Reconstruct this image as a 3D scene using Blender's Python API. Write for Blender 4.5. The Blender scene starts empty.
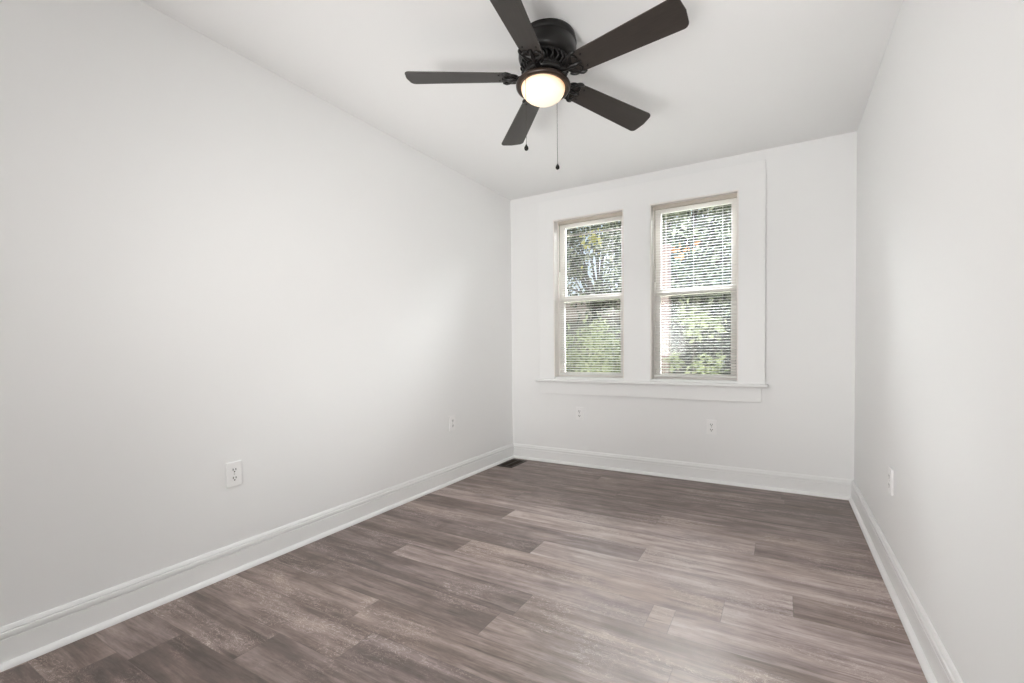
import bpy, bmesh, math, random
import numpy as np
from mathutils import Vector, Matrix

C = bpy.context.scene.collection
SC = bpy.context.scene
PI = math.pi

# ------------------------------------------------------------------ camera, view, light
cam_d = bpy.data.cameras.new('camera')
cam = bpy.data.objects.new('camera', cam_d)
C.objects.link(cam)
R_ = Vector((0.86369655, 0.50390167, -0.01055356))
U_ = Vector((-0.0042374, 0.02819815, 0.99959337))
F_ = Vector((-0.50399436, 0.86330062, -0.02648988))
cam.matrix_world = Matrix(((R_.x, U_.x, -F_.x, 0.0), (R_.y, U_.y, -F_.y, 0.0), (R_.z, U_.z, -F_.z, 1.034), (0, 0, 0, 1)))
cam_d.sensor_width = 36.0
cam_d.lens = 462.34 / 1024 * 36.0
cam_d.shift_y = 20.0 / 1024
cam_d.clip_start = 0.02
cam_d.clip_end = 200
SC.camera = cam

SC.view_settings.view_transform = 'Standard'
SC.view_settings.look = 'None'
SC.view_settings.gamma = 1.0
SC.view_settings.use_curve_mapping = False
SC.view_settings.exposure = 0.0

world = bpy.data.worlds.new('sky')
SC.world = world
world.use_nodes = True
wn, wl = world.node_tree.nodes, world.node_tree.links
wn.clear()
w_out = wn.new('ShaderNodeOutputWorld')
w_bg = wn.new('ShaderNodeBackground')
w_tc = wn.new('ShaderNodeTexCoord')
w_sep = wn.new('ShaderNodeSeparateXYZ')
w_ramp = wn.new('ShaderNodeValToRGB')
w_ramp.color_ramp.elements[0].position = 0.0
w_ramp.color_ramp.elements[0].color = (0.80, 0.87, 0.97, 1)
w_ramp.color_ramp.elements[1].position = 0.6
w_ramp.color_ramp.elements[1].color = (0.62, 0.78, 1.0, 1)
wl.new(w_tc.outputs['Generated'], w_sep.inputs[0])
wl.new(w_sep.outputs['Z'], w_ramp.inputs[0])
wl.new(w_ramp.outputs[0], w_bg.inputs['Color'])
w_bg.inputs['Strength'].default_value = 1.0
wl.new(w_bg.outputs[0], w_out.inputs[0])


def sun(direction, strength, color, angle):
    d = bpy.data.lights.new('sun', 'SUN')
    d.energy, d.color, d.angle = strength, color, angle
    o = bpy.data.objects.new('sun', d)
    o.rotation_euler = Vector(direction).to_track_quat('-Z', 'Y').to_euler()
    o.location = (-8, 3, 12)
    C.objects.link(o)


def area(name, loc, direction, sx, sy, watts, color, portal=False, spread=PI):
    d = bpy.data.lights.new(name, 'AREA')
    d.shape, d.size, d.size_y, d.energy, d.color, d.spread = 'RECTANGLE', sx, sy, watts, color, spread
    d.cycles.is_portal = portal
    o = bpy.data.objects.new(name, d)
    o.location = loc
    o.rotation_euler = Vector(direction).to_track_quat('-Z', 'Y').to_euler()
    C.objects.link(o)
    return o


sun((0.80, 0.28, -0.62), 5.2, (1.0, 0.95, 0.84), 0.02)
# added area lamp outside, out of view, standing in for bright sky through the windows
area('sky_fill', (0.8, 5.4, 4.1), (-0.25, -1, -0.3), 6.5, 2.4, 4600, (0.97, 0.985, 1.0))
# added fill lamps, unseen behind the camera: a broad front one, two aimed across
# at the side walls, a narrow front one and one aimed at the ceiling
area('front_fill', (-0.9, -1.4, 1.3), (0, 1, -0.06), 2.2, 1.9, 20, (1.0, 0.988, 0.968))
area('cross_fill', (0.1, -1.15, 1.40), (-2.3, 3.75, -0.1), 0.8, 1.0, 8.2, (1.0, 0.988, 0.968), spread=0.85)
area('cross_fill', (-1.9, -1.15, 1.40), (2.3, 3.75, -0.1), 0.8, 1.0, 6.6, (1.0, 0.988, 0.968), spread=0.85)
area('narrow_front_fill', (-0.9, -1.36, 1.05), (0, 1, -0.16), 2.5, 1.9, 1.0, (1.0, 0.988, 0.968), spread=0.5)
area('ceiling_fill', (-0.9, -0.75, 0.62), (0, 0.84, 0.54), 2.4, 1.4, 6.3, (1.0, 0.988, 0.968), spread=0.5)

# ------------------------------------------------------------------ materials
def mat(name):
    m = bpy.data.materials.new(name)
    m.use_nodes = True
    nt = m.node_tree
    b = nt.nodes['Principled BSDF']
    return m, nt.nodes, nt.links, b


def simple(name, color, rough=0.5, metal=0.0, bump=0.0, bscale=200.0, var=0.0, spec=0.5, coat=0.0):
    m, n, l, b = mat(name)
    b.inputs['Base Color'].default_value = (*color, 1)
    b.inputs['Roughness'].default_value = rough
    b.inputs['Metallic'].default_value = metal
    b.inputs['Specular IOR Level'].default_value = spec
    b.inputs['Coat Weight'].default_value = coat
    tc = n.new('ShaderNodeTexCoord')
    if bump or var:
        nz = n.new('ShaderNodeTexNoise')
        nz.inputs['Scale'].default_value = bscale
        nz.inputs['Detail'].default_value = 4
        l.new(tc.outputs['Object'], nz.inputs['Vector'])
    if bump:
        bp = n.new('ShaderNodeBump')
        bp.inputs['Strength'].default_value = bump
        bp.inputs['Distance'].default_value = 0.002
        l.new(nz.outputs['Fac'], bp.inputs['Height'])
        l.new(bp.outputs[0], b.inputs['Normal'])
    if var:
        mx = n.new('ShaderNodeMix')
        mx.data_type = 'RGBA'
        mx.inputs['A'].default_value = (*[c * (1 - var) for c in color], 1)
        mx.inputs['B'].default_value = (*[min(1, c * (1 + var)) for c in color], 1)
        l.new(nz.outputs['Fac'], mx.inputs['Factor'])
        l.new(mx.outputs['Result'], b.inputs['Base Color'])
    return m


WALL = (0.885, 0.885, 0.88)
M = {}
M['wall'] = simple('wall_paint', WALL, 0.75, bump=0.06, bscale=260, spec=0.3)
M['ceiling'] = simple('ceiling_paint', (0.91, 0.91, 0.905), 0.9, bump=0.05, bscale=180, spec=0.2)
M['trim'] = simple('trim_paint', (0.90, 0.90, 0.895), 0.35, bump=0.03, bscale=60)
M['vinyl'] = simple('window_frame_paint', (0.87, 0.835, 0.80), 0.4, bump=0.02, bscale=90)
M['plate'] = simple('outlet_plastic', (0.92, 0.915, 0.91), 0.35, var=0.01, bscale=40)
M['slot'] = simple('slot_dark', (0.03, 0.028, 0.025), 0.6, var=0.1, bscale=80)
M['screw'] = simple('screw_metal', (0.7, 0.69, 0.67), 0.35, metal=0.6, var=0.05, bscale=300)
M['slat'] = simple('blind_slat', (0.84, 0.83, 0.80), 0.45, var=0.015, bscale=30)
M['headrail'] = simple('blind_headrail', (0.60, 0.545, 0.47), 0.45, var=0.02, bscale=30)
M['cord'] = simple('blind_cord', (0.78, 0.76, 0.72), 0.8, var=0.05, bscale=300)
M['wand'] = simple('tilt_wand_plastic', (0.45, 0.42, 0.38), 0.25, var=0.04, bscale=100)
M['black_metal'] = simple('fan_black_metal', (0.009, 0.008, 0.0075), 0.30, metal=0.0, var=0.15, bscale=60, spec=0.35)
M['bronze'] = simple('fan_dark_bronze', (0.035, 0.022, 0.016), 0.32, metal=0.35, var=0.15, bscale=60)
M['chain'] = simple('pull_chain_metal', (0.06, 0.05, 0.042), 0.5, metal=0.3, var=0.1, bscale=400)
M['fob'] = simple('pull_knob_wood', (0.008, 0.007, 0.006), 0.5, var=0.2, bscale=200, spec=0.2)
M['storm'] = simple('storm_rail_metal', (0.22, 0.19, 0.165), 0.5, metal=0.2, var=0.08, bscale=50)
M['vent'] = simple('register_brown_metal', (0.030, 0.022, 0.016), 0.5, metal=0.2, var=0.15, bscale=60)
M['vent_dark'] = simple('register_backing', (0.012, 0.010, 0.008), 0.9, var=0.2, bscale=60)
M['bark'] = simple('tree_bark', (0.10, 0.085, 0.07), 0.9, bump=0.6, bscale=25, var=0.35)
M['roof'] = simple('shed_shingles', (0.25, 0.205, 0.17), 0.9, bump=0.4, bscale=30, var=0.3)
M['siding'] = simple('shed_siding', (0.30, 0.27, 0.24), 0.8, bump=0.1, bscale=20, var=0.1)
M['lawn'] = simple('lawn', (0.09, 0.14, 0.04), 0.95, bump=0.8, bscale=14, var=0.4)


def wood_blade():
    m, n, l, b = mat('fan_blade_espresso')
    tc = n.new('ShaderNodeTexCoord')
    uv = n.new('ShaderNodeMapping')
    uv.inputs['Scale'].default_value = (4, 60, 1)
    l.new(tc.outputs['UV'], uv.inputs[0])
    nz = n.new('ShaderNodeTexNoise')
    nz.inputs['Scale'].default_value = 3.0
    nz.inputs['Detail'].default_value = 6
    l.new(uv.outputs[0], nz.inputs['Vector'])
    r = n.new('ShaderNodeValToRGB')
    r.color_ramp.elements[0].color = (0.022, 0.018, 0.0155, 1)
    r.color_ramp.elements[1].color = (0.046, 0.038, 0.033, 1)
    l.new(nz.outputs['Fac'], r.inputs[0])
    l.new(r.outputs[0], b.inputs['Base Color'])
    b.inputs['Roughness'].default_value = 0.42
    return m


M['blade'] = wood_blade()


def lamp_glass():
    """lit frosted bowl: bulb glow strongest low in the bowl, warmer at the rim (by height in the bowl)"""
    m, n, l, b = mat('frosted_lit_glass')
    b.inputs['Base Color'].default_value = (0.75, 0.68, 0.58, 1)
    b.inputs['Roughness'].default_value = 0.35
    tc = n.new('ShaderNodeTexCoord')
    sp = n.new('ShaderNodeSeparateXYZ')
    l.new(tc.outputs['Object'], sp.inputs[0])
    mr = n.new('ShaderNodeMapRange')
    mr.inputs['From Min'].default_value = -0.062
    mr.inputs['From Max'].default_value = 0.0
    l.new(sp.outputs['Z'], mr.inputs['Value'])
    r = n.new('ShaderNodeValToRGB')
    r.color_ramp.elements[0].position = 0.0
    r.color_ramp.elements[0].color = (1.0, 0.82, 0.60, 1)
    r.color_ramp.elements[1].position = 1.0
    r.color_ramp.elements[1].color = (0.62, 0.30, 0.11, 1)
    for p, c in ((0.45, (1.0, 0.80, 0.56)), (0.75, (0.92, 0.62, 0.35)), (0.92, (0.78, 0.42, 0.17))):
        e = r.color_ramp.elements.new(p)
        e.color = (*c, 1)
    l.new(mr.outputs[0], r.inputs[0])
    l.new(r.outputs[0], b.inputs['Emission Color'])
    b.inputs['Emission Strength'].default_value = 0.75
    return m


M['lamp_glass'] = lamp_glass()


def window_glass():
    m, n, l, b = mat('window_glass')
    out = n['Material Output']
    tr = n.new('ShaderNodeBsdfTransparent')
    tr.inputs['Color'].default_value = (0.96, 0.975, 0.965, 1)
    gl = n.new('ShaderNodeBsdfGlossy')
    gl.inputs['Roughness'].default_value = 0.02
    fr = n.new('ShaderNodeFresnel')
    fr.inputs['IOR'].default_value = 1.45
    mx = n.new('ShaderNodeMixShader')
    l.new(fr.outputs[0], mx.inputs[0])
    l.new(tr.outputs[0], mx.inputs[1])
    l.new(gl.outputs[0], mx.inputs[2])
    l.new(mx.outputs[0], out.inputs['Surface'])
    return m


M['glass'] = window_glass()


def leaf_mat(name, stops, trans=0.45):
    m, n, l, b = mat(name)
    out = n['Material Output']
    g = n.new('ShaderNodeNewGeometry')
    r = n.new('ShaderNodeValToRGB')
    r.color_ramp.interpolation = 'LINEAR'
    els = r.color_ramp.elements
    els[0].position, els[0].color = stops[0][0], (*stops[0][1], 1)
    els[1].position, els[1].color = stops[-1][0], (*stops[-1][1], 1)
    for p, c in stops[1:-1]:
        e = els.new(p)
        e.color = (*c, 1)
    l.new(g.outputs['Random Per Island'], r.inputs[0])
    l.new(r.outputs[0], b.inputs['Base Color'])
    b.inputs['Roughness'].default_value = 0.45
    t = n.new('ShaderNodeBsdfTranslucent')
    l.new(r.outputs[0], t.inputs['Color'])
    mx = n.new('ShaderNodeMixShader')
    mx.inputs[0].default_value = trans
    l.new(b.outputs[0], mx.inputs[1])
    l.new(t.outputs[0], mx.inputs[2])
    l.new(mx.outputs[0], out.inputs['Surface'])
    return m


M['leaf_green'] = leaf_mat('leaf_green', [(0, (0.035, 0.045, 0.028)), (0.5, (0.10, 0.125, 0.07)), (0.8, (0.24, 0.27, 0.16)), (1, (0.46, 0.48, 0.33))])
M['leaf_pale'] = leaf_mat('leaf_pale', [(0, (0.16, 0.19, 0.09)), (0.5, (0.42, 0.46, 0.24)), (1, (0.66, 0.67, 0.42))])
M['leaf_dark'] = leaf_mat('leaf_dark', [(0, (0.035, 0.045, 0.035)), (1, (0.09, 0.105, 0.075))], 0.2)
M['leaf_yellow'] = leaf_mat('leaf_yellow', [(0, (0.45, 0.44, 0.10)), (1, (0.70, 0.65, 0.18))])
M['leaf_orange'] = leaf_mat('leaf_orange', [(0, (0.55, 0.22, 0.07)), (1, (0.65, 0.36, 0.16))])


def brick_mat():
    m, n, l, b = mat('red_brick')
    tc = n.new('ShaderNodeTexCoord')
    mp = n.new('ShaderNodeMapping')
    mp.inputs['Rotation'].default_value = (PI / 2, 0, 0)
    l.new(tc.outputs['Object'], mp.inputs[0])
    bk = n.new('ShaderNodeTexBrick')
    bk.inputs['Color1'].default_value = (0.30, 0.20, 0.18, 1)
    bk.inputs['Color2'].default_value = (0.37, 0.26, 0.23, 1)
    bk.inputs['Mortar'].default_value = (0.40, 0.35, 0.33, 1)
    bk.inputs['Scale'].default_value = 4.5
    l.new(mp.outputs[0], bk.inputs['Vector'])
    l.new(bk.outputs['Color'], b.inputs['Base Color'])
    b.inputs['Roughness'].default_value = 0.9
    return m


M['brick'] = brick_mat()


def floor_mat():
    m, n, l, b = mat('vinyl_plank_floor')

    def math_(op, a, bb=None, clamp=False):
        x = n.new('ShaderNodeMath')
        x.operation = op
        x.use_clamp = clamp
        for i, v in enumerate((a, bb)):
            if v is None:
                continue
            if isinstance(v, (int, float)):
                x.inputs[i].default_value = v
            else:
                l.new(v, x.inputs[i])
        return x.outputs[0]

    def ramp(src, p0, p1):
        x = n.new('ShaderNodeMapRange')
        x.inputs['From Min'].default_value = p0
        x.inputs['From Max'].default_value = p1
        l.new(src, x.inputs['Value'])
        return x.outputs[0]

    at = n.new('ShaderNodeAttribute')
    at.attribute_name = 'plank'
    ats = n.new('ShaderNodeSeparateXYZ')
    l.new(at.outputs['Vector'], ats.inputs[0])
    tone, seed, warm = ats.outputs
    tc = n.new('ShaderNodeTexCoord')
    sp = n.new('ShaderNodeSeparateXYZ')
    l.new(tc.outputs['Object'], sp.inputs[0])
    X, Y, _ = sp.outputs

    def noise(sx, sy, detail, rough=0.55, dist=0.0, off=0.0):
        cb = n.new('ShaderNodeCombineXYZ')
        l.new(math_('MULTIPLY', X, sx), cb.inputs[0])
        l.new(math_('MULTIPLY', Y, sy), cb.inputs[1])
        l.new(math_('ADD', math_('MULTIPLY', seed, 37.0), off), cb.inputs[2])
        z = n.new('ShaderNodeTexNoise')
        z.inputs['Scale'].default_value = 1.0
        z.inputs['Detail'].default_value = detail
        z.inputs['Roughness'].default_value = rough
        z.inputs['Distortion'].default_value = dist
        l.new(cb.outputs[0], z.inputs['Vector'])
        return z.outputs['Fac']

    broad = noise(1.3, 14.0, 4, 0.55, 0.7)
    mid = noise(4.5, 42.0, 5, 0.65, 0.6, 5.0)
    fine = noise(22.0, 190.0, 3, 0.65, 0.2, 9.0)
    cloud = noise(5.0, 8.0, 5, 0.65, 0.5, 3.0)
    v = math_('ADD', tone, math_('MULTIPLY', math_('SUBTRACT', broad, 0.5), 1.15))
    v = math_('ADD', v, math_('MULTIPLY', math_('SUBTRACT', mid, 0.5), 0.75))
    v = math_('ADD', v, math_('MULTIPLY', math_('SUBTRACT', fine, 0.5), 0.30))
    v = math_('ADD', v, math_('MULTIPLY', math_('SUBTRACT', cloud, 0.5), 0.60))
    # pale wire-brushed squiggles round the knots
    sq = noise(16.0, 34.0, 3, 0.6, 2.2, 21.0)
    line = ramp(math_('ABSOLUTE', math_('SUBTRACT', sq, 0.52)), 0.022, 0.0)
    patch = ramp(noise(2.4, 5.0, 2, 0.5, 0.4, 30.0), 0.50, 0.60)
    scr = math_('MULTIPLY', line, patch, True)
    v = math_('ADD', v, math_('MULTIPLY', scr, 0.50))
    # dark elongated checks
    dk = ramp(noise(3.0, 42.0, 2, 0.5, 0.3, 50.0), 0.64, 0.74)
    v = math_('SUBTRACT', v, math_('MULTIPLY', dk, 0.28))
    # plank joints
    uv = n.new('ShaderNodeUVMap')
    uv.uv_map = 'plank_uv'
    us = n.new('ShaderNodeSeparateXYZ')
    l.new(uv.outputs[0], us.inputs[0])
    edge = ramp(math_('MINIMUM', us.outputs[0], us.outputs[1]), 0.0022, 0.0006)
    cr = n.new('ShaderNodeValToRGB')
    els = cr.color_ramp.elements
    els[0].position, els[0].color = 0.0, (0.080, 0.058, 0.050, 1)
    els[1].position, els[1].color = 1.0, (0.60, 0.525, 0.505, 1)
    for p, c in ((0.3, (0.163, 0.119, 0.107)), (0.55, (0.284, 0.216, 0.199)), (0.8, (0.455, 0.359, 0.335))):
        e = els.new(p)
        e.color = (*c, 1)
    l.new(v, cr.inputs[0])
    hue = n.new('ShaderNodeMix')
    hue.data_type = 'RGBA'
    hue.blend_type = 'MULTIPLY'
    l.new(warm, hue.inputs['Factor'])
    l.new(cr.outputs[0], hue.inputs['A'])
    hue.inputs['B'].default_value = (1.0, 0.975, 0.925, 1)
    mx = n.new('ShaderNodeMix')
    mx.data_type = 'RGBA'
    l.new(math_('MULTIPLY', edge, 0.35), mx.inputs['Factor'])
    l.new(hue.outputs['Result'], mx.inputs['A'])
    mx.inputs['B'].default_value = (0.05, 0.04, 0.034, 1)
    l.new(mx.outputs['Result'], b.inputs['Base Color'])
    rr = math_('ADD', math_('MULTIPLY', mid, 0.14), 0.34)
    l.new(rr, b.inputs['Roughness'])
    b.inputs['Specular IOR Level'].default_value = 0.7
    bp = n.new('ShaderNodeBump')
    bp.inputs['Strength'].default_value = 0.18
    bp.inputs['Distance'].default_value = 0.0012
    hgt = math_('SUBTRACT', math_('ADD', fine, mid), math_('MULTIPLY', edge, 1.5))
    l.new(hgt, bp.inputs['Height'])
    l.new(bp.outputs[0], b.inputs['Normal'])
    return m


M['floor'] = floor_mat()


# ------------------------------------------------------------------ mesh helpers
def add_box(bm, x0, x1, y0, y1, z0, z1, mi=0):
    vs = [bm.verts.new(p) for p in ((x0, y0, z0), (x1, y0, z0), (x1, y1, z0), (x0, y1, z0),
                                    (x0, y0, z1), (x1, y0, z1), (x1, y1, z1), (x0, y1, z1))]
    for f in ((3, 2, 1, 0), (4, 5, 6, 7), (0, 1, 5, 4), (1, 2, 6, 5), (2, 3, 7, 6), (3, 0, 4, 7)):
        bm.faces.new([vs[i] for i in f]).material_index = mi


def add_prism(bm, poly, axis, a, b, mi=0):
    """poly: 2-D outline; axis 0/1/2: extruded along that axis from a to b"""
    def P(q, t):
        return {0: (t, q[0], q[1]), 1: (q[0], t, q[1]), 2: (q[0], q[1], t)}[axis]
    A = [bm.verts.new(P(q, a)) for q in poly]
    B = [bm.verts.new(P(q, b)) for q in poly]
    k = len(poly)
    fs = [bm.faces.new(A), bm.faces.new(B)]
    for i in range(k):
        fs.append(bm.faces.new((A[i], A[(i + 1) % k], B[(i + 1) % k], B[i])))
    for f in fs:
        f.material_index = mi


def add_lathe(bm, prof, seg=48, c=(0, 0, 0), mi=0, cap=True):
    rings = []
    for r, z in prof:
        if r < 1e-6:
            rings.append([bm.verts.new((c[0], c[1], c[2] + z))])
        else:
            rings.append([bm.verts.new((c[0] + r * math.cos(2 * PI * i / seg), c[1] + r * math.sin(2 * PI * i / seg), c[2] + z)) for i in range(seg)])
    for A, B in zip(rings, rings[1:]):
        for i in range(seg):
            j = (i + 1) % seg
            if len(A) == 1 and len(B) == 1:
                continue
            if len(A) == 1:
                f = bm.faces.new((A[0], B[j], B[i]))
            elif len(B) == 1:
                f = bm.faces.new((A[i], A[j], B[0]))
            else:
                f = bm.faces.new((A[i], A[j], B[j], B[i]))
            f.material_index = mi
            f.smooth = True
    if cap:
        for R in (rings[0], rings[-1]):
            if len(R) > 1:
                bm.faces.new(R).material_index = mi


def add_tube(bm, pts, rad, seg=8, mi=0):
    pts = [Vector(p) for p in pts]
    if not hasattr(rad, '__len__'):
        rad = [rad] * len(pts)
    t0 = (pts[1] - pts[0]).normalized()
    nrm = t0.orthogonal().normalized()
    rings = []
    for i, p in enumerate(pts):
        if i == 0:
            t = t0
        elif i == len(pts) - 1:
            t = (pts[-1] - pts[-2]).normalized()
        else:
            t = ((pts[i + 1] - p).normalized() + (p - pts[i - 1]).normalized()).normalized()
        nrm = (nrm - t * nrm.dot(t)).normalized()
        bi = t.cross(nrm)
        rings.append([bm.verts.new(p + rad[i] * (math.cos(2 * PI * k / seg) * nrm + math.sin(2 * PI * k / seg) * bi)) for k in range(seg)])
    for A, B in zip(rings, rings[1:]):
        for k in range(seg):
            f = bm.faces.new((A[k], A[(k + 1) % seg], B[(k + 1) % seg], B[k]))
            f.smooth = True
            f.material_index = mi
    bm.faces.new(rings[0]).material_index = mi
    bm.faces.new(rings[-1]).material_index = mi


def obj(name, bm, mats, parent=None, bevel=0.0, loc=None, rotz=0.0, smooth_angle=None):
    bmesh.ops.recalc_face_normals(bm, faces=bm.faces)
    me = bpy.data.meshes.new(name)
    bm.to_mesh(me)
    bm.free()
    for k in (mats if isinstance(mats, (list, tuple)) else [mats]):
        me.materials.append(M[k])
    o = bpy.data.objects.new(name, me)
    C.objects.link(o)
    if parent:
        o.parent = parent
    if loc:
        o.location = loc
    o.rotation_euler.z = rotz
    if bevel:
        b = o.modifiers.new('bevel', 'BEVEL')
        b.width = bevel
        b.segments = 2
        b.limit_method = 'ANGLE'
        b.angle_limit = math.radians(50)
    return o


def thing(name, label, cat, loc=(0, 0, 0), rotz=0.0, group=None):
    o = bpy.data.objects.new(name, None)
    o.empty_display_size = 0.05
    C.objects.link(o)
    o.location = loc
    o.rotation_euler.z = rotz
    tag(o, label, cat, group)
    return o


def tag(o, label, cat, group=None):
    o['label'] = label
    o['category'] = cat
    if group:
        o['group'] = group
    return o


def struct(name, bm, mats, parent=None, bevel=0.0, label=None, cat=None):
    o = obj(name, bm, mats, parent, bevel)
    if parent is None:
        o['kind'] = 'structure'
        o['label'] = label
        o['category'] = cat
    return o


# ------------------------------------------------------------------ room shell
XL, XR, YB, YF, H = -2.224, 0.422, 3.811, -1.45, 2.444
T = 0.15
YO = YB + 0.20                                          # outer face of the window wall
W1 = (-1.776, -1.134, 0.781, 2.186)                     # window openings: x0, x1, z0, z1
W2 = (-0.920, -0.278, 0.781, 2.186)

# floor: planks running parallel to the window wall, row by row, with the joints the photo shows
rng = random.Random(4)
ROW = 0.172
row_lines = [2.04 + ROW * k for k in range(-21, 11)]
known = {   # lower edge of row -> [joint x ...], tones left to right: plank colour, with window sheen painted into middle rows
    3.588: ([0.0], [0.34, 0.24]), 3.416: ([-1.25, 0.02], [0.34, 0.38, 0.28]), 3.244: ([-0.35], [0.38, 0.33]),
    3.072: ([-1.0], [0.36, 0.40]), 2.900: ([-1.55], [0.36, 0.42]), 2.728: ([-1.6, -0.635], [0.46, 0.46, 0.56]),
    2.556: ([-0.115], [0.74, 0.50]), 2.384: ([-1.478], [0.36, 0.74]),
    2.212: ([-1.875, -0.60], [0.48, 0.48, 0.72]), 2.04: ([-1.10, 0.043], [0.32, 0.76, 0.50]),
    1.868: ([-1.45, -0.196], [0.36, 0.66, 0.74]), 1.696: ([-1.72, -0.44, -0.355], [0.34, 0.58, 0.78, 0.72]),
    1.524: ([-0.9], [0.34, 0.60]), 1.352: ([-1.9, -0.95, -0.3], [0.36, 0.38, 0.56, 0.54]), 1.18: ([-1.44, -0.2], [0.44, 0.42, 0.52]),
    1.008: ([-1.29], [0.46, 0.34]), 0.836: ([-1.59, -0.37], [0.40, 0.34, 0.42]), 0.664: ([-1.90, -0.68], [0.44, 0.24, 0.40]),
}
fv, ff, att, uvs = [], [], [], []
for y in row_lines:
    y0, y1 = max(y, YF), min(y + ROW, YB)
    if y1 <= y0:
        continue
    js, tn = next(((j, t) for k, (j, t) in known.items() if abs(k - y) < 0.01), (None, None))
    if js is None:
        s = rng.uniform(XL, XL + 1.0)
        js = [s, s + 1.22]
        tn = [rng.uniform(0.25, 0.55) for _ in range(3)]
    xs = [XL - 0.02] + list(js) + [XR + 0.02]
    for a, b_, t in zip(xs, xs[1:], tn):
        if b_ - a < 0.01:
            continue
        i = len(fv)
        fv += [(a, y0, 0), (b_, y0, 0), (b_, y1, 0), (a, y1, 0)]
        ff.append((i, i + 1, i + 2, i + 3))
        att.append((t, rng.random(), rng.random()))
# subdivide each plank's joint distance through per-plank attributes read in the shader
me = bpy.data.meshes.new('floor')
sv, sf, sat, suv = [], [], [], []
for (a, b_, c_, d_), at_ in zip(ff, att):
    (x0, y0, _), (x1, y1, _) = fv[a], fv[c_]
    mx_, my_ = (x0 + x1) / 2, (y0 + y1) / 2
    ex, ey = (x1 - x0) / 2, (y1 - y0) / 2
    # four quadrants so that the distance to the nearest joint interpolates exactly
    for qx0, qx1, u0, u1 in ((x0, mx_, 0, ex), (mx_, x1, ex, 0)):
        for qy0, qy1, v0, v1 in ((y0, my_, 0, ey), (my_, y1, ey, 0)):
            i = len(sv)
            sv += [(qx0, qy0, 0), (qx1, qy0, 0), (qx1, qy1, 0), (qx0, qy1, 0)]
            sf.append((i, i + 1, i + 2, i + 3))
            sat.append(at_)
            suv += [(u0, v0), (u1, v0), (u1, v1), (u0, v1)]
# slab underneath
i = len(sv)
zb = -0.12
sv += [(XL - T, YF - T, zb), (XR + T, YF - T, zb), (XR + T, YO, zb), (XL - T, YO, zb),
       (XL - T, YF - T, -0.002), (XR + T, YF - T, -0.002), (XR + T, YO, -0.002), (XL - T, YO, -0.002)]
for f in ((3, 2, 1, 0), (4, 5, 6, 7), (0, 1, 5, 4), (1, 2, 6, 5), (2, 3, 7, 6), (3, 0, 4, 7)):
    sf.append(tuple(i + k for k in f))
    sat.append((0.3, 0.5, 0.5))
    suv += [(0.1, 0.1)] * 4
me.from_pydata(sv, [], sf)
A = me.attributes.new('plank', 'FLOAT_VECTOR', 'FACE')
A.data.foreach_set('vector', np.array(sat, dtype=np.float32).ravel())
UV = me.uv_layers.new(name='plank_uv')
UV.data.foreach_set('uv', np.array(suv, dtype=np.float32).ravel())
me.materials.append(M['floor'])
flo = bpy.data.objects.new('floor', me)
C.objects.link(flo)
flo['kind'], flo['label'], flo['category'] = 'structure', 'grey brown wood look vinyl plank floor', 'floor'

bm = bmesh.new()
add_box(bm, XL - T, XR + T, YF - T, YO, H, H + 0.12)
struct('ceiling', bm, 'ceiling', label='flat white painted ceiling', cat='ceiling')
bm = bmesh.new()
add_box(bm, XL - T, XL, YF - T, YO, 0, H)
struct('wall_left', bm, 'wall', label='long white painted wall at left', cat='wall')
bm = bmesh.new()
add_box(bm, XR, XR + T, YF - T, YO, 0, H)
struct('wall_right', bm, 'wall', label='white painted wall at right', cat='wall')
bm = bmesh.new()                                        # window wall with two openings
xs = [XL, W1[0], W1[1], W2[0], W2[1], XR]
add_box(bm, XL, XR, YB, YO, 0, W1[2])
add_box(bm, XL, XR, YB, YO, W1[3], H)
for a, b_ in ((XL, W1[0]), (W1[1], W2[0]), (W2[1], XR)):
    add_box(bm, a, b_, YB, YO, W1[2], W1[3])
bmesh.ops.remove_doubles(bm, verts=bm.verts, dist=1e-5)
struct('wall_back', bm, 'wall', label='white window wall at the far end', cat='wall')
bm = bmesh.new()                                        # behind the camera
add_box(bm, XL, XR, YF - T, YF, 0, H)
struct('wall_front', bm, 'wall', label='white painted wall behind the camera', cat='wall')

# baseboards: flat board, stepped cap, quarter-round shoe
BH = 0.134
base_prof = [(0, 0), (0.014, 0), (0.014, 0.0935), (0.0095, 0.0950), (0.0095, 0.0978), (0.0140, 0.0992), (0.0150, 0.104), (0.0150, 0.110), (0.0140, 0.1155),
             (0.0085, 0.1168), (0.0085, 0.1195), (0.0110, 0.121), (0.0085, 0.128), (0.005, BH), (0, BH)]
shoe_prof = [(0.014, 0), (0.032, 0)] + [(0.014 + 0.018 * math.cos(t * PI / 16), 0.02 * math.sin(t * PI / 16)) for t in range(1, 8)] + [(0.014, 0.02)]


def baseboard(name, prof, fn, axis, a, b_, label, parent=None):
    bm = bmesh.new()
    add_prism(bm, [fn(q) for q in prof], axis, a, b_)
    o = obj(name, bm, 'trim', parent)
    if parent is None:
        o['kind'], o['label'], o['category'] = 'structure', label, 'baseboard'
    return o


for side, fn, axis, a, b_, lab in (
        ('left', lambda q: (XL + q[0], q[1]), 1, YF, YB - 0.0002, 'white stepped baseboard along the left wall'),
        ('back', lambda q: (YB - q[0], q[1]), 0, XL + 0.015, XR - 0.015, 'white stepped baseboard under the windows'),
        ('right', lambda q: (XR - q[0], q[1]), 1, YF, YB - 0.0002, 'white stepped baseboard along the right wall')):
    bb = baseboard('baseboard_' + side, base_prof, fn, axis, a, b_, lab)
    baseboard('shoe_moulding', shoe_prof, fn, axis, a, b_, lab, bb)

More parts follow.
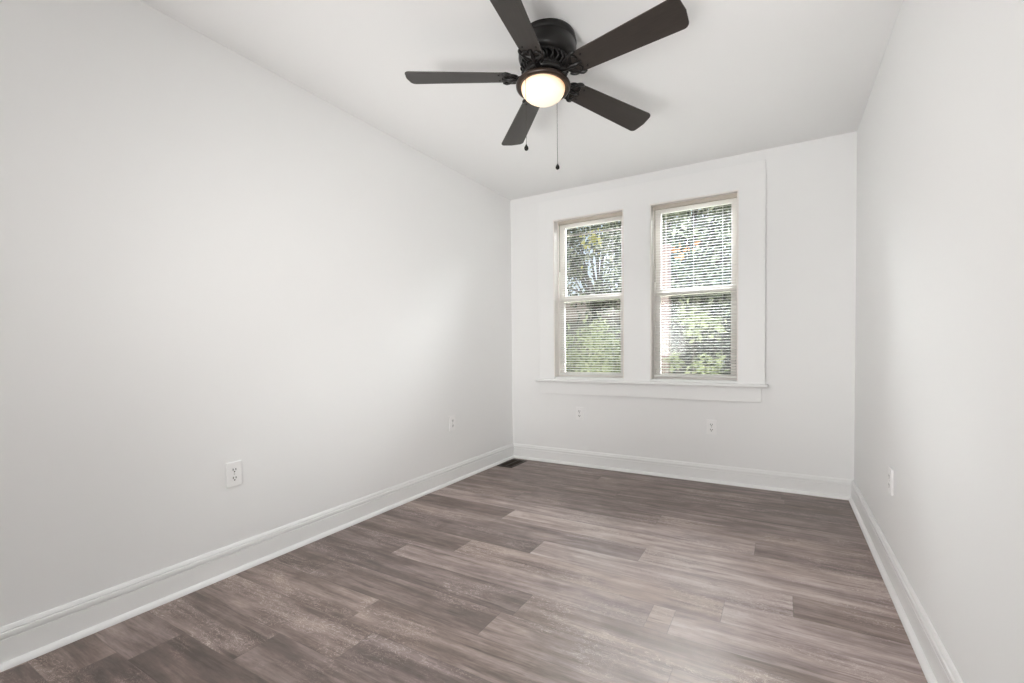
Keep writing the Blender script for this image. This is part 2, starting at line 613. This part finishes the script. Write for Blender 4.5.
# window casing, stool and apron
CY = YB - 0.020
bm = bmesh.new()
cx0, cx1, cz0, cz1 = -1.932, -0.104, 0.762, 2.365
for x0, x1, z0, z1 in ((cx0, cx1, W1[3], cz1), (cx0, W1[0], cz0, W1[3]), (W1[1], W2[0], cz0, W1[3]), (W2[1], cx1, cz0, W1[3])):
    add_box(bm, x0, x1, CY, YB, z0, z1)
bmesh.ops.remove_doubles(bm, verts=bm.verts, dist=1e-5)
# thin rounded back-band edge down both outer sides
add_box(bm, cx1 - 0.012, cx1, CY - 0.003, CY, cz0, cz1)
add_box(bm, cx0, cx0 + 0.012, CY - 0.003, CY, cz0, cz1)
struct('trim_1', bm, 'trim', bevel=0.002, label='flat white casing board around both windows', cat='window casing')
bm = bmesh.new()
add_box(bm, -1.950, -0.083, YB - 0.062, YB - 0.0005, 0.739, 0.762)
for w in (W1, W2):
    add_box(bm, w[0], w[1], YB - 0.0005, YB + 0.075, 0.745, 0.7625)
struct('trim_2', bm, 'trim', bevel=0.006, label='white projecting window stool under both windows', cat='window sill')
bm = bmesh.new()
add_box(bm, -1.918, -0.128, YB - 0.018, YB, 0.628, 0.739)
struct('trim_3', bm, 'trim', bevel=0.002, label='white apron board below the window stool', cat='window apron')


def window(n, w, storm, label):
    x0, x1, z0, z1 = w
    root = thing('window_%d' % n, label, 'window', ((x0 + x1) / 2, YB, z0))
    root['kind'] = 'structure'
    inv = Matrix.Translation((-(x0 + x1) / 2, -YB, -z0))

    def part(name, boxes, m, parent=root, bevel=0.0015):
        bm = bmesh.new()
        for b_ in boxes:
            add_box(bm, *b_)
        bmesh.ops.transform(bm, matrix=inv, verts=bm.verts)
        return obj(name, bm, m, parent, bevel)
    # jamb lining, parting beads and sill
    ya, yb = CY + 0.002, YO + 0.01
    part('jamb_frame', [(x0, x0 + 0.010, ya, yb, z0, z1), (x1 - 0.010, x1, ya, yb, z0, z1), (x0 + 0.010, x1 - 0.010, ya, yb, z1 - 0.012, z1),
                        (x0 + 0.010, x0 + 0.022, YB + 0.062, YB + 0.076, z0, z1 - 0.012), (x1 - 0.022, x1 - 0.010, YB + 0.062, YB + 0.076, z0, z1 - 0.012),
                        (x0 + 0.010, x1 - 0.010, YB + 0.07, YO + 0.05, z0 - 0.03, z0 + 0.004)], 'vinyl')
    zm = 1.482                                           # meeting rail centre
    # lower sash, inner track
    a, b_ = x0 + 0.011, x1 - 0.011
    ly0, ly1 = YB + 0.078, YB + 0.112
    st = 0.048
    lo = part('lower_sash', [(a, a + st, ly0, ly1, z0 + 0.004, zm + 0.024), (b_ - st, b_, ly0, ly1, z0 + 0.004, zm + 0.024),
                             (a + st, b_ - st, ly0, ly1, z0 + 0.004, z0 + 0.036), (a + st, b_ - st, ly0, ly1, zm - 0.022, zm + 0.024)], 'vinyl')
    part('glass_pane', [(a + st, b_ - st, YB + 0.094, YB + 0.097, z0 + 0.036, zm - 0.022)], 'glass', lo, 0)
    # upper sash, outer track
    uy0, uy1 = YB + 0.114, YB + 0.148
    up = part('upper_sash', [(a, a + st, uy0, uy1, zm - 0.024, z1 - 0.012), (b_ - st, b_, uy0, uy1, zm - 0.024, z1 - 0.012),
                             (a + st, b_ - st, uy0, uy1, zm - 0.024, zm + 0.022), (a + st, b_ - st, uy0, uy1, z1 - 0.052, z1 - 0.012)], 'vinyl')
    part('glass_pane', [(a + st, b_ - st, YB + 0.130, YB + 0.133, zm + 0.022, z1 - 0.052)], 'glass', up, 0)
    # sash lock on the meeting rail
    bm = bmesh.new()
    xc = (x0 + x1) / 2
    add_lathe(bm, [(0.016, 0), (0.016, 0.006), (0.011, 0.010), (0.0, 0.010)], 20, (xc, ly0 + 0.017, zm + 0.024))
    add_box(bm, xc - 0.004, xc + 0.030, ly0 + 0.012, ly0 + 0.022, zm + 0.030, zm + 0.036)
    bmesh.ops.transform(bm, matrix=inv, verts=bm.verts)
    obj('sash_lock', bm, 'screw', root)
    if storm:                                            # dropped storm-sash rail outside the glass
        part('storm_rail', [(x0 + 0.010, x1 - 0.010, YB + 0.172, YB + 0.186, 2.066, 2.080)], 'storm')
    return root


window(1, W1, True, 'left white double hung window with the thin dark rail outside')
window(2, W2, False, 'right white double hung window nearer the right wall')


# ------------------------------------------------------------------ mini blinds
def blind(label, w, wand, x_in):
    x0, x1, z0, z1 = w[0] + x_in, w[1] - 0.012, w[2], w[3] - 0.012
    yc = YB + 0.040
    root = thing('window_blind', label, 'window blind', ((x0 + x1) / 2, yc, z1), group='white mini blinds in the two windows')
    hw = (x1 - x0) / 2
    bm = bmesh.new()                                     # U-shaped steel headrail, open top
    add_box(bm, -hw, hw, -0.0125, -0.0115, -0.026, 0)
    add_box(bm, -hw, hw, 0.0115, 0.0125, -0.026, 0)
    add_box(bm, -hw, hw, -0.0115, 0.0115, -0.026, -0.025)
    add_box(bm, -hw, -hw + 0.002, -0.0115, 0.0115, -0.025, 0)
    add_box(bm, hw - 0.002, hw, -0.0115, 0.0115, -0.025, 0)
    obj('headrail', bm, 'headrail', root)
    zlow = z0 - z1 + 0.010
    pitch = 0.0212
    tilt = math.radians(14)                              # room edge down
    n = int((-0.036 - (zlow + 0.016)) / pitch) + 1
    prof = []
    for k in range(5):
        s = -0.0125 + 0.025 * k / 4
        prof.append((s, 0.0018 * (1 - (s / 0.0125) ** 2)))
    th = 0.0005
    bm = bmesh.new()
    for i in range(n):
        zz = -0.036 - i * pitch
        def P(s, h):
            return (s * math.cos(tilt) - h * math.sin(tilt), zz + s * math.sin(tilt) + h * math.cos(tilt))
        poly = [P(s, h) for s, h in prof] + [P(s, h - th) for s, h in reversed(prof)]
        add_prism(bm, poly, 0, -hw + 0.003, hw - 0.003)
    obj('slats', bm, 'slat', root)
    zlast = -0.036 - (n - 1) * pitch
    bm = bmesh.new()
    add_box(bm, -hw + 0.003, hw - 0.003, -0.0115, 0.0115, zlast - 0.024, zlast - 0.010)
    obj('bottom_rail', bm, 'slat', root, bevel=0.003)
    for xx in (-hw + 0.10, 0.0, hw - 0.10):
        bm = bmesh.new()                                 # string ladder: a cord down each edge, one rung under each slat
        for s in (-1, 1):
            add_tube(bm, [(xx, s * 0.0132, -0.02), (xx, s * 0.0132, zlast - 0.012)], 0.0006, 5)
        for i in range(n):
            zz = -0.036 - i * pitch - 0.0012
            add_tube(bm, [(xx, -0.0132, zz - 0.0132 * math.tan(tilt)), (xx, 0.0132, zz + 0.0132 * math.tan(tilt))], 0.0004, 4)
        obj('ladder_cord', bm, 'cord', root)
    xw = -hw + 0.018
    bm = bmesh.new()
    add_tube(bm, [(xw, -0.014, -0.018), (xw, -0.022, -0.028), (xw, -0.022, -0.040)], 0.0016, 6)
    add_tube(bm, [(xw, -0.022, -0.036), (xw, -0.023, -0.036 - wand)], 0.0036, 6)
    add_tube(bm, [(xw, -0.023, -0.036 - wand), (xw, -0.023, -0.050 - wand)], [0.0036, 0.0052], 6)
    obj('tilt_wand', bm, 'wand', root)
    return root


blind('white mini blind hanging in the left window, nearer the left wall', W1, 0.40, 0.030)
blind('white mini blind hanging in the right window, nearer the right wall', W2, 0.56, 0.014)


# ------------------------------------------------------------------ outlets
def outlet(label, loc, rotz):
    root = thing('electrical_outlet', label, 'outlet', loc, rotz, 'white duplex outlets around the room')
    bm = bmesh.new()
    add_box(bm, -0.0335, 0.0335, -0.003, 0, -0.0555, 0.0555)
    add_box(bm, -0.035, 0.035, -0.0090, -0.0025, -0.057, 0.057)
    obj('cover_plate', bm, 'plate', root, bevel=0.002)
    for s in (-1, 1):
        bm = bmesh.new()
        r, c_ = 0.0172, 0.0135
        poly = []
        for k in range(32):
            t = 2 * PI * k / 32
            poly.append((r * math.cos(t), max(-c_, min(c_, r * math.sin(t)))))
        add_prism(bm, poly, 1, -0.0106, -0.0080)
        for dx, hh in ((-0.0063, 0.0052), (0.0063, 0.0044)):
            add_box(bm, dx - 0.0018, dx + 0.0018, -0.0109, -0.0100, 0.003 - hh, 0.003 + hh, 1)
        add_prism(bm, [(0.0034 * math.cos(t * PI / 6), -0.0078 + 0.0034 * math.sin(t * PI / 6)) for t in range(12)], 1, -0.0109, -0.0100, 1)
        obj('receptacle', bm, ['plate', 'slot'], root, loc=(0, 0, s * 0.0195))
    bm = bmesh.new()
    add_prism(bm, [(0.0034 * math.cos(t * PI / 8), 0.0034 * math.sin(t * PI / 8)) for t in range(16)], 1, -0.0100, -0.0085)
    add_box(bm, -0.0028, 0.0028, -0.0102, -0.0095, -0.0004, 0.0004, 1)
    obj('plate_screw', bm, ['screw', 'slot'], root)
    return root


outlet('white duplex outlet on the left wall, the larger one nearer the camera', (XL, 1.201, 0.4625), PI / 2)
outlet('white duplex outlet on the left wall, the smaller one near the far corner', (XL, 2.866, 0.4625), PI / 2)
outlet('white duplex outlet under the left window on the far wall', (-1.538, YB, 0.4615), 0)
outlet('white duplex outlet under the right window on the far wall', (-0.462, YB, 0.422), 0)
outlet('white duplex outlet seen edge on, on the right wall', (XR, 2.587, 0.436), -PI / 2)

# ------------------------------------------------------------------ floor register
reg = thing('floor_register', 'dark brown metal floor vent in the far left corner', 'floor vent', (-2.106, 3.592, 0))
rx, ry = 0.078, 0.140
bm = bmesh.new()
for x0, x1, y0, y1 in ((-rx, rx, -ry, -ry + 0.020), (-rx, rx, ry - 0.020, ry), (-rx, -rx + 0.020, -ry + 0.020, ry - 0.020), (rx - 0.020, rx, -ry + 0.020, ry - 0.020)):
    add_box(bm, x0, x1, y0, y1, 0.0, 0.005)
add_box(bm, -0.004, 0.004, -ry + 0.02, ry - 0.02, 0.0, 0.0048)
obj('register_frame', bm, 'vent', reg, bevel=0.0015)
bm = bmesh.new()
for k in range(24):
    y = -ry + 0.024 + k * (2 * ry - 0.048) / 23
    for sx in (-1, 1):
        a, b_ = (0.004, rx - 0.02) if sx > 0 else (-rx + 0.02, -0.004)
        add_prism(bm, [(y - 0.0022, 0.0010), (y - 0.0008, 0.0006), (y + 0.0022, 0.0036), (y + 0.0008, 0.0040)], 0, a, b_)
obj('louvers', bm, 'vent', reg)
bm = bmesh.new()
add_box(bm, -rx + 0.02, rx - 0.02, -ry + 0.02, ry - 0.02, 0.0001, 0.0004)  # flat dark sheet standing in for the unlit duct below
obj('dark_backing', bm, 'vent_dark', reg)

# ------------------------------------------------------------------ ceiling fan
FX, FY, FZ = -0.926, 1.903, 2.250
fan = thing('ceiling_fan', 'black flush mount ceiling fan with five blades and a lit bowl light', 'ceiling fan', (FX, FY, FZ))
top = H - FZ
TILT = Vector((0, 0, 1)).rotation_difference(Vector((0.0168, 0.0834, 1))).to_matrix().to_4x4()   # hangs a few degrees out of plumb
bm = bmesh.new()
add_lathe(bm, [(0.0, top), (0.121, top), (0.125, top - 0.006), (0.130, top - 0.030), (0.1255, top - 0.034), (0.1255, top - 0.042), (0.1295, top - 0.046),
               (0.1295, top - 0.100), (0.124, top - 0.110), (0.112, top - 0.122), (0.106, top - 0.124), (0.0, top - 0.124)], 64, cap=False)
bmesh.ops.transform(bm, matrix=Matrix.Translation((0.001, 0.014, 0)) @ TILT, verts=bm.verts)
obj('motor_housing', bm, 'black_metal', fan)
bm = bmesh.new()                                         # vented lower shell: curved ribs between two rings
zt, zl = top - 0.124, 0.020
add_lathe(bm, [(0.0, zt), (0.086, zt), (0.074, zl), (0.0, zl)], 48, cap=False)
add_lathe(bm, [(0.108, zt + 0.001), (0.110, zt - 0.004), (0.106, zt - 0.009), (0.098, zt - 0.004)], 48, cap=False)
add_lathe(bm, [(0.090, zl + 0.010), (0.093, zl + 0.005), (0.090, zl), (0.074, zl)], 48, cap=False)
for k in range(26):
    a0 = 2 * PI * k / 26
    pts = []
    for j in range(7):
        f = j / 6
        r = 0.106 + (0.090 - 0.106) * f + 0.010 * math.sin(PI * f)
        a = a0 + 0.20 * math.sin(PI * f) * 0.6 + 0.10 * f
        pts.append((r * math.cos(a), r * math.sin(a), zt - 0.005 + (zl + 0.006 - zt + 0.005) * f))
    add_tube(bm, pts, [0.003, 0.0042, 0.0048, 0.0048, 0.0048, 0.0042, 0.003], 6)
bmesh.ops.transform(bm, matrix=TILT, verts=bm.verts)
obj('vent_ring', bm, 'black_metal', fan)
bm = bmesh.new()                                         # flywheel and switch housing
add_lathe(bm, [(0.0, 0.020), (0.090, 0.020), (0.092, 0.016), (0.092, 0.004), (0.086, 0.0), (0.064, -0.002), (0.060, -0.016), (0.0, -0.016)], 48, cap=False)
bmesh.ops.transform(bm, matrix=TILT, verts=bm.verts)
obj('switch_housing', bm, 'black_metal', fan)

TX, TY = -0.0168, -0.0834                                # the rotor hangs a few degrees out of level
PITCH, PHI0, RT = -0.2268, 3.5935, 0.631


def fan_point(an, r, s, h=0.0):
    """r along the blade, s across it, h above its face"""
    e = Vector((math.cos(an), math.sin(an), 0))
    t = Vector((-math.sin(an), math.cos(an), 0))
    w = t * math.cos(PITCH) + Vector((0, 0, 1)) * math.sin(PITCH)
    nn = e.cross(w)
    p = e * r + w * s + nn * h
    p.z += TX * p.x + TY * p.y
    return p


def blade_outline():
    pts = []
    r0, w0, w1 = 0.146, 0.050, 0.0665
    for k in range(9):                                   # rounded root
        t = PI / 2 + PI * k / 8
        pts.append((r0 + 0.036 + 0.036 * math.cos(t), w0 * math.sin(t)))
    for f in (0.2, 0.5, 0.8):
        pts.append((r0 + 0.036 + (RT - 0.03 - r0 - 0.036) * f, -(w0 + (w1 - w0) * f)))
    for k in range(7):                                   # rounded tip corners, slightly bowed end
        t = -PI / 2 + PI / 2 * k / 6
        pts.append((RT - 0.028 + 0.024 * math.cos(t), -(w1 - 0.024) + 0.024 * math.sin(t)))
    pts.append((RT + 0.002, 0.0))
    for k in range(7):
        t = PI / 2 * k / 6
        pts.append((RT - 0.028 + 0.024 * math.cos(t), (w1 - 0.024) + 0.024 * math.sin(t)))
    for f in (0.8, 0.5, 0.2):
        pts.append((r0 + 0.036 + (RT - 0.03 - r0 - 0.036) * f, (w0 + (w1 - w0) * f)))
    return pts


out = blade_outline()
for k in range(5):
    an = PHI0 + k * 2 * PI / 5
    bm = bmesh.new()
    uvl = bm.loops.layers.uv.new('UVMap')
    lo_ = [bm.verts.new(fan_point(an, r, s, 0.0)) for r, s in out]
    hi_ = [bm.verts.new(fan_point(an, r, s, 0.0055)) for r, s in out]
    fs = [bm.faces.new(lo_), bm.faces.new(hi_)]
    for f, vs in zip(fs, (lo_, hi_)):
        for lp in f.loops:
            q = out[vs.index(lp.vert)]
            lp[uvl].uv = (q[0] + k, q[1])
    nn_ = len(out)
    for i in range(nn_):
        bm.faces.new((lo_[i], lo_[(i + 1) % nn_], hi_[(i + 1) % nn_], hi_[i]))
    bl = obj('blade', bm, 'blade', fan, bevel=0.0012)
    # cast iron bracket: arm, crescent round the blade root, two scrolls, three screws
    bm = bmesh.new()
    hub = Vector((0.074 * math.cos(an), 0.074 * math.sin(an), 0.008))
    arm = [hub, hub * 0.45 + fan_point(an, 0.120, 0, -0.004) * 0.55, fan_point(an, 0.130, 0, -0.004), fan_point(an, 0.160, 0, -0.006), fan_point(an, 0.192, 0, -0.003)]
    add_tube(bm, arm, [0.014, 0.011, 0.010, 0.010, 0.006], 10)
    cres = []
    for j in range(17):
        t = PI * 0.42 + PI * 1.16 * j / 16
        cres.append(fan_point(an, 0.182 + 0.039 * math.cos(t), 0.052 * math.sin(t), -0.002))
    add_tube(bm, cres, [0.003, 0.006] + [0.0085] * 13 + [0.006, 0.003], 8)
    for s in (-1, 1):
        pts = []
        for j in range(15):                              # scroll from the arm curling back at the blade edge
            f = j / 14
            ang = PI * 1.0 - 1.55 * PI * f
            rad = 0.024 * (1 - 0.45 * f)
            pts.append(fan_point(an, 0.146 + 0.030 * f + rad * math.cos(ang), s * (0.026 + rad * math.sin(ang) * 0.9), -0.004))
        add_tube(bm, pts, [0.006 - 0.003 * (j / 14) for j in range(15)], 8)
        add_tube(bm, [fan_point(an, 0.118, 0, -0.004), fan_point(an, 0.128, s * 0.014, -0.005), fan_point(an, 0.146, s * 0.030, -0.004), fan_point(an, 0.160, s * 0.046, -0.002)],
                 [0.006, 0.0065, 0.006, 0.005], 8)
        add_tube(bm, [fan_point(an, 0.205, s * 0.030, -0.004), fan_point(an, 0.205, s * 0.030, 0.001)], 0.005, 8)
    obj('blade_iron', bm, 'black_metal', bl)

bm = bmesh.new()                                         # flared light pan
add_lathe(bm, [(0.0, -0.012), (0.062, -0.012), (0.070, -0.014), (0.098, -0.021), (0.117, -0.028), (0.1225, -0.036), (0.1215, -0.044),
               (0.114, -0.049), (0.104, -0.048), (0.100, -0.042), (0.0, -0.042)], 64, cap=False)
bmesh.ops.transform(bm, matrix=Matrix.Translation((-0.005, 0, 0)) @ TILT, verts=bm.verts)
obj('light_pan', bm, 'bronze', fan)
bm = bmesh.new()
prof = [(0.098, 0.0)] + [(0.098 * math.cos(t * PI / 28) ** 0.9, -0.004 - 0.058 * math.sin(t * PI / 28)) for t in range(0, 14)] + [(0.0, -0.062)]
add_lathe(bm, prof, 64, cap=False)
gb = obj('glass_bowl', bm, 'lamp_glass', fan, loc=TILT @ Vector((0, 0, -0.044)) + Vector((-0.005, 0, 0)))
gb.rotation_euler = TILT.to_euler()
gb['label'] = 'glowing warm white frosted glass bowl'


def pull_chain(x, y, z_top, z_fob):
    bm = bmesh.new()
    a = math.atan2(y, x)
    rim = Vector((0.1195 * math.cos(a), 0.1195 * math.sin(a), -0.038))
    p = Vector((x, y, 0))
    pts = [rim, Vector((x, y, z_top - 0.004)), Vector((x, y, z_top - 0.02))]
    add_tube(bm, pts, 0.0011, 6)
    zf = z_fob - FZ
    add_tube(bm, [(x, y, z_top - 0.02), (x, y, zf + 0.010)], 0.0009, 6)
    zz = z_top - 0.022
    while zz > zf + 0.014:                               # ball chain
        bmesh.ops.create_icosphere(bm, subdivisions=1, radius=0.0015, matrix=Matrix.Translation((x, y, zz)))
        zz -= 0.0046
    ch = obj('pull_chain', bm, 'chain', fan)
    bm = bmesh.new()
    add_lathe(bm, [(0.0, 0.014), (0.0028, 0.013), (0.0040, 0.009), (0.0078, 0.003), (0.0094, -0.003), (0.0080, -0.009), (0.0042, -0.0125), (0.0, -0.0135)], 20, (x, y, zf), cap=False)
    obj('pull_knob', bm, 'fob', ch)


pull_chain(-0.9526 - FX - 0.002, 1.7770 - FY, -0.044, 1.902)
pull_chain(0.0107, 0.109, -0.044, 1.890)

# ------------------------------------------------------------------ outside
GZ = -0.75
bm = bmesh.new()
add_box(bm, -30, 20, YO + 0.12, 50, GZ - 0.2, GZ)
g = struct('ground', bm, 'lawn', label='green lawn outside the windows', cat='lawn')


def leaves(name, pts, size, m, parent, seed, kind=None):
    r = np.random.default_rng(seed)
    n = len(pts)
    d = r.normal(size=(n, 3))
    d[:, 2] -= 0.5                                       # leaves hang a little
    d /= np.linalg.norm(d, axis=1)[:, None]
    u = r.normal(size=(n, 3))
    s = np.cross(d, u)
    s /= np.linalg.norm(s, axis=1)[:, None]
    nn = np.cross(d, s)
    L = size * r.uniform(0.7, 1.3, size=(n, 1))
    P = np.asarray(pts)
    v = np.stack([P, P + d * L * 0.35 + s * L * 0.26 + nn * L * 0.05, P + d * L * 0.75 + s * L * 0.17 + nn * L * 0.04, P + d * L - nn * L * 0.08,
                  P + d * L * 0.75 - s * L * 0.17 + nn * L * 0.04, P + d * L * 0.35 - s * L * 0.26 + nn * L * 0.05], 1).reshape(-1, 3)
    me = bpy.data.meshes.new(name)
    i = np.arange(n)[:, None] * 6
    f = np.concatenate([i + np.array([[0, 1, 2, 3]]), i + np.array([[0, 3, 4, 5]])], 0)
    me.from_pydata(v.tolist(), [], f.tolist())
    me.materials.append(M[m])
    o = bpy.data.objects.new(name, me)
    C.objects.link(o)
    o.parent = parent
    if kind:
        o['kind'] = kind
    return o


def tree(name, label, cat, base, trunk_h, trunk_r, crown_c, crown_r, clumps, per, sigma, size, m, seed, group=None, extra=(), trunk='trunk'):
    """base: foot on the lawn; the crown ellipsoid is filled with leaf clumps carried on branches"""
    r = np.random.default_rng(seed)
    root = thing(name, label, cat, base, 0, group)
    cc, cr = np.array(crown_c) - np.array(base), np.array(crown_r)
    cs = []
    while len(cs) < clumps:
        q = r.uniform(-1, 1, 3)
        rr = np.linalg.norm(q)
        if 0.45 < rr < 1:
            cs.append(cc + q * cr)
    cs = np.array(cs)
    pts = np.repeat(cs, per, 0) + r.normal(size=(clumps * per, 3)) * sigma
    pts = pts[pts[:, 2] > 0.05]
    bm = bmesh.new()
    j1 = r.uniform(-0.1, 0.1, 2)
    tp = [(0, 0, 0), (j1[0] * .5, j1[1] * .5, trunk_h * .5), (j1[0], j1[1], trunk_h), (cc[0] * .6, cc[1] * .6, trunk_h * .5 + cc[2] * .5), tuple(cc + np.array([0, 0, cr[2] * .5]))]
    add_tube(bm, tp, [trunk_r * 1.25, trunk_r, trunk_r * .85, trunk_r * .6, trunk_r * .25], 10)
    obj(trunk, bm, 'bark', root)
    bm = bmesh.new()
    for c_ in cs[::2]:
        f = r.uniform(0.4, 1.0)
        s = Vector(tp[2]) * (1 - f) + Vector(tp[3]) * f
        e = Vector(c_)
        mid_ = (s + e) / 2 + Vector(r.normal(size=3) * 0.06 * (e - s).length)
        add_tube(bm, [s, mid_, e], [trunk_r * .42, trunk_r * .25, trunk_r * .08], 6)
    obj('branches', bm, 'bark', root)
    leaves('foliage', pts, size, m, root, seed + 1)
    for pos, n_, sg, sz, mm, lab in extra:
        p = np.array(pos) - np.array(base) + r.normal(size=(n_, 3)) * sg
        o = leaves('leaf_cluster', p, sz, mm, root, seed + 7, 'stuff')
        o['label'] = lab
    return root


# dense tree behind the right window, a sprig of orange leaves in it
tree('tree', 'dense sunlit green tree filling the right window', 'tree', (-1.6, 9.3, GZ), 1.6, 0.11, (-1.35, 9.0, 2.95), (1.6, 1.1, 1.45), 110, 120, 0.16, 0.115, 'leaf_green', 11,
     extra=[((-1.42, 7.75, 2.60), 26, (0.14, 0.08, 0.05), 0.10, 'leaf_orange', 'orange leaves')])
# looser tree behind the left window, yellow leaves
tree('tree', 'loose tree with sky gaps and yellow leaves behind the left window', 'tree', (-4.6, 12.4, GZ), 2.2, 0.10, (-4.1, 12.0, 3.5), (1.7, 1.2, 1.6), 48, 80, 0.17, 0.13, 'leaf_green', 23,
     extra=[((-3.86, 10.9, 3.72), 110, (0.20, 0.12, 0.16), 0.13, 'leaf_yellow', 'yellow leaves')])
# pale bush low in the left window
tree('shrub', 'bright pale green bush low in the left window', 'shrub', (-2.85, 7.7, GZ), 0.5, 0.04, (-2.95, 7.6, 0.34), (1.0, 0.7, 1.12), 90, 120, 0.13, 0.085, 'leaf_pale', 37, trunk='stem')
# young sprigs in front of the right window
tree('shrub', 'thin shrub with pale sprigs low in the right window', 'shrub', (-1.05, 6.9, GZ), 0.9, 0.02, (-1.1, 6.9, 0.95), (0.45, 0.3, 0.75), 22, 22, 0.06, 0.10, 'leaf_pale', 41, trunk='stem')
# dark hedge behind it all
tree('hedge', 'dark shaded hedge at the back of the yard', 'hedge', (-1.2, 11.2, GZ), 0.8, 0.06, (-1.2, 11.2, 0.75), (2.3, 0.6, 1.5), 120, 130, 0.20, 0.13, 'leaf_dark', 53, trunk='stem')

# shed behind the bush: only its brown roof edge shows above the leaves
shed = thing('shed', 'low shed with a grey brown roof behind the pale bush', 'shed', (-4.6, 14.6, GZ))
bm = bmesh.new()
add_box(bm, -2.2, 1.6, -0.9, 1.2, 0, 2.75)
obj('wall', bm, 'siding', shed)
bm = bmesh.new()
add_prism(bm, [(-1.25, 2.62), (-1.25, 2.74), (0.15, 3.45), (1.5, 2.74), (1.5, 2.62), (0.15, 3.33)], 0, -2.45, 1.85)
obj('roof', bm, 'roof', shed)
bm = bmesh.new()
add_prism(bm, [(-0.9, 2.74), (1.2, 2.74), (0.15, 3.33)], 0, -2.2, 1.6)
obj('gable', bm, 'siding', shed)

bm = bmesh.new()
add_box(bm, -0.085, 0.085, -0.085, 0.085, 0, 3.34)
add_box(bm, -0.105, 0.105, -0.105, 0.105, 3.34, 3.40)
p = obj('brick_pillar', bm, 'brick', loc=(-1.615, 7.6, GZ), bevel=0.01)
tag(p, 'reddish brick pillar at the left side of the right window', 'pillar')
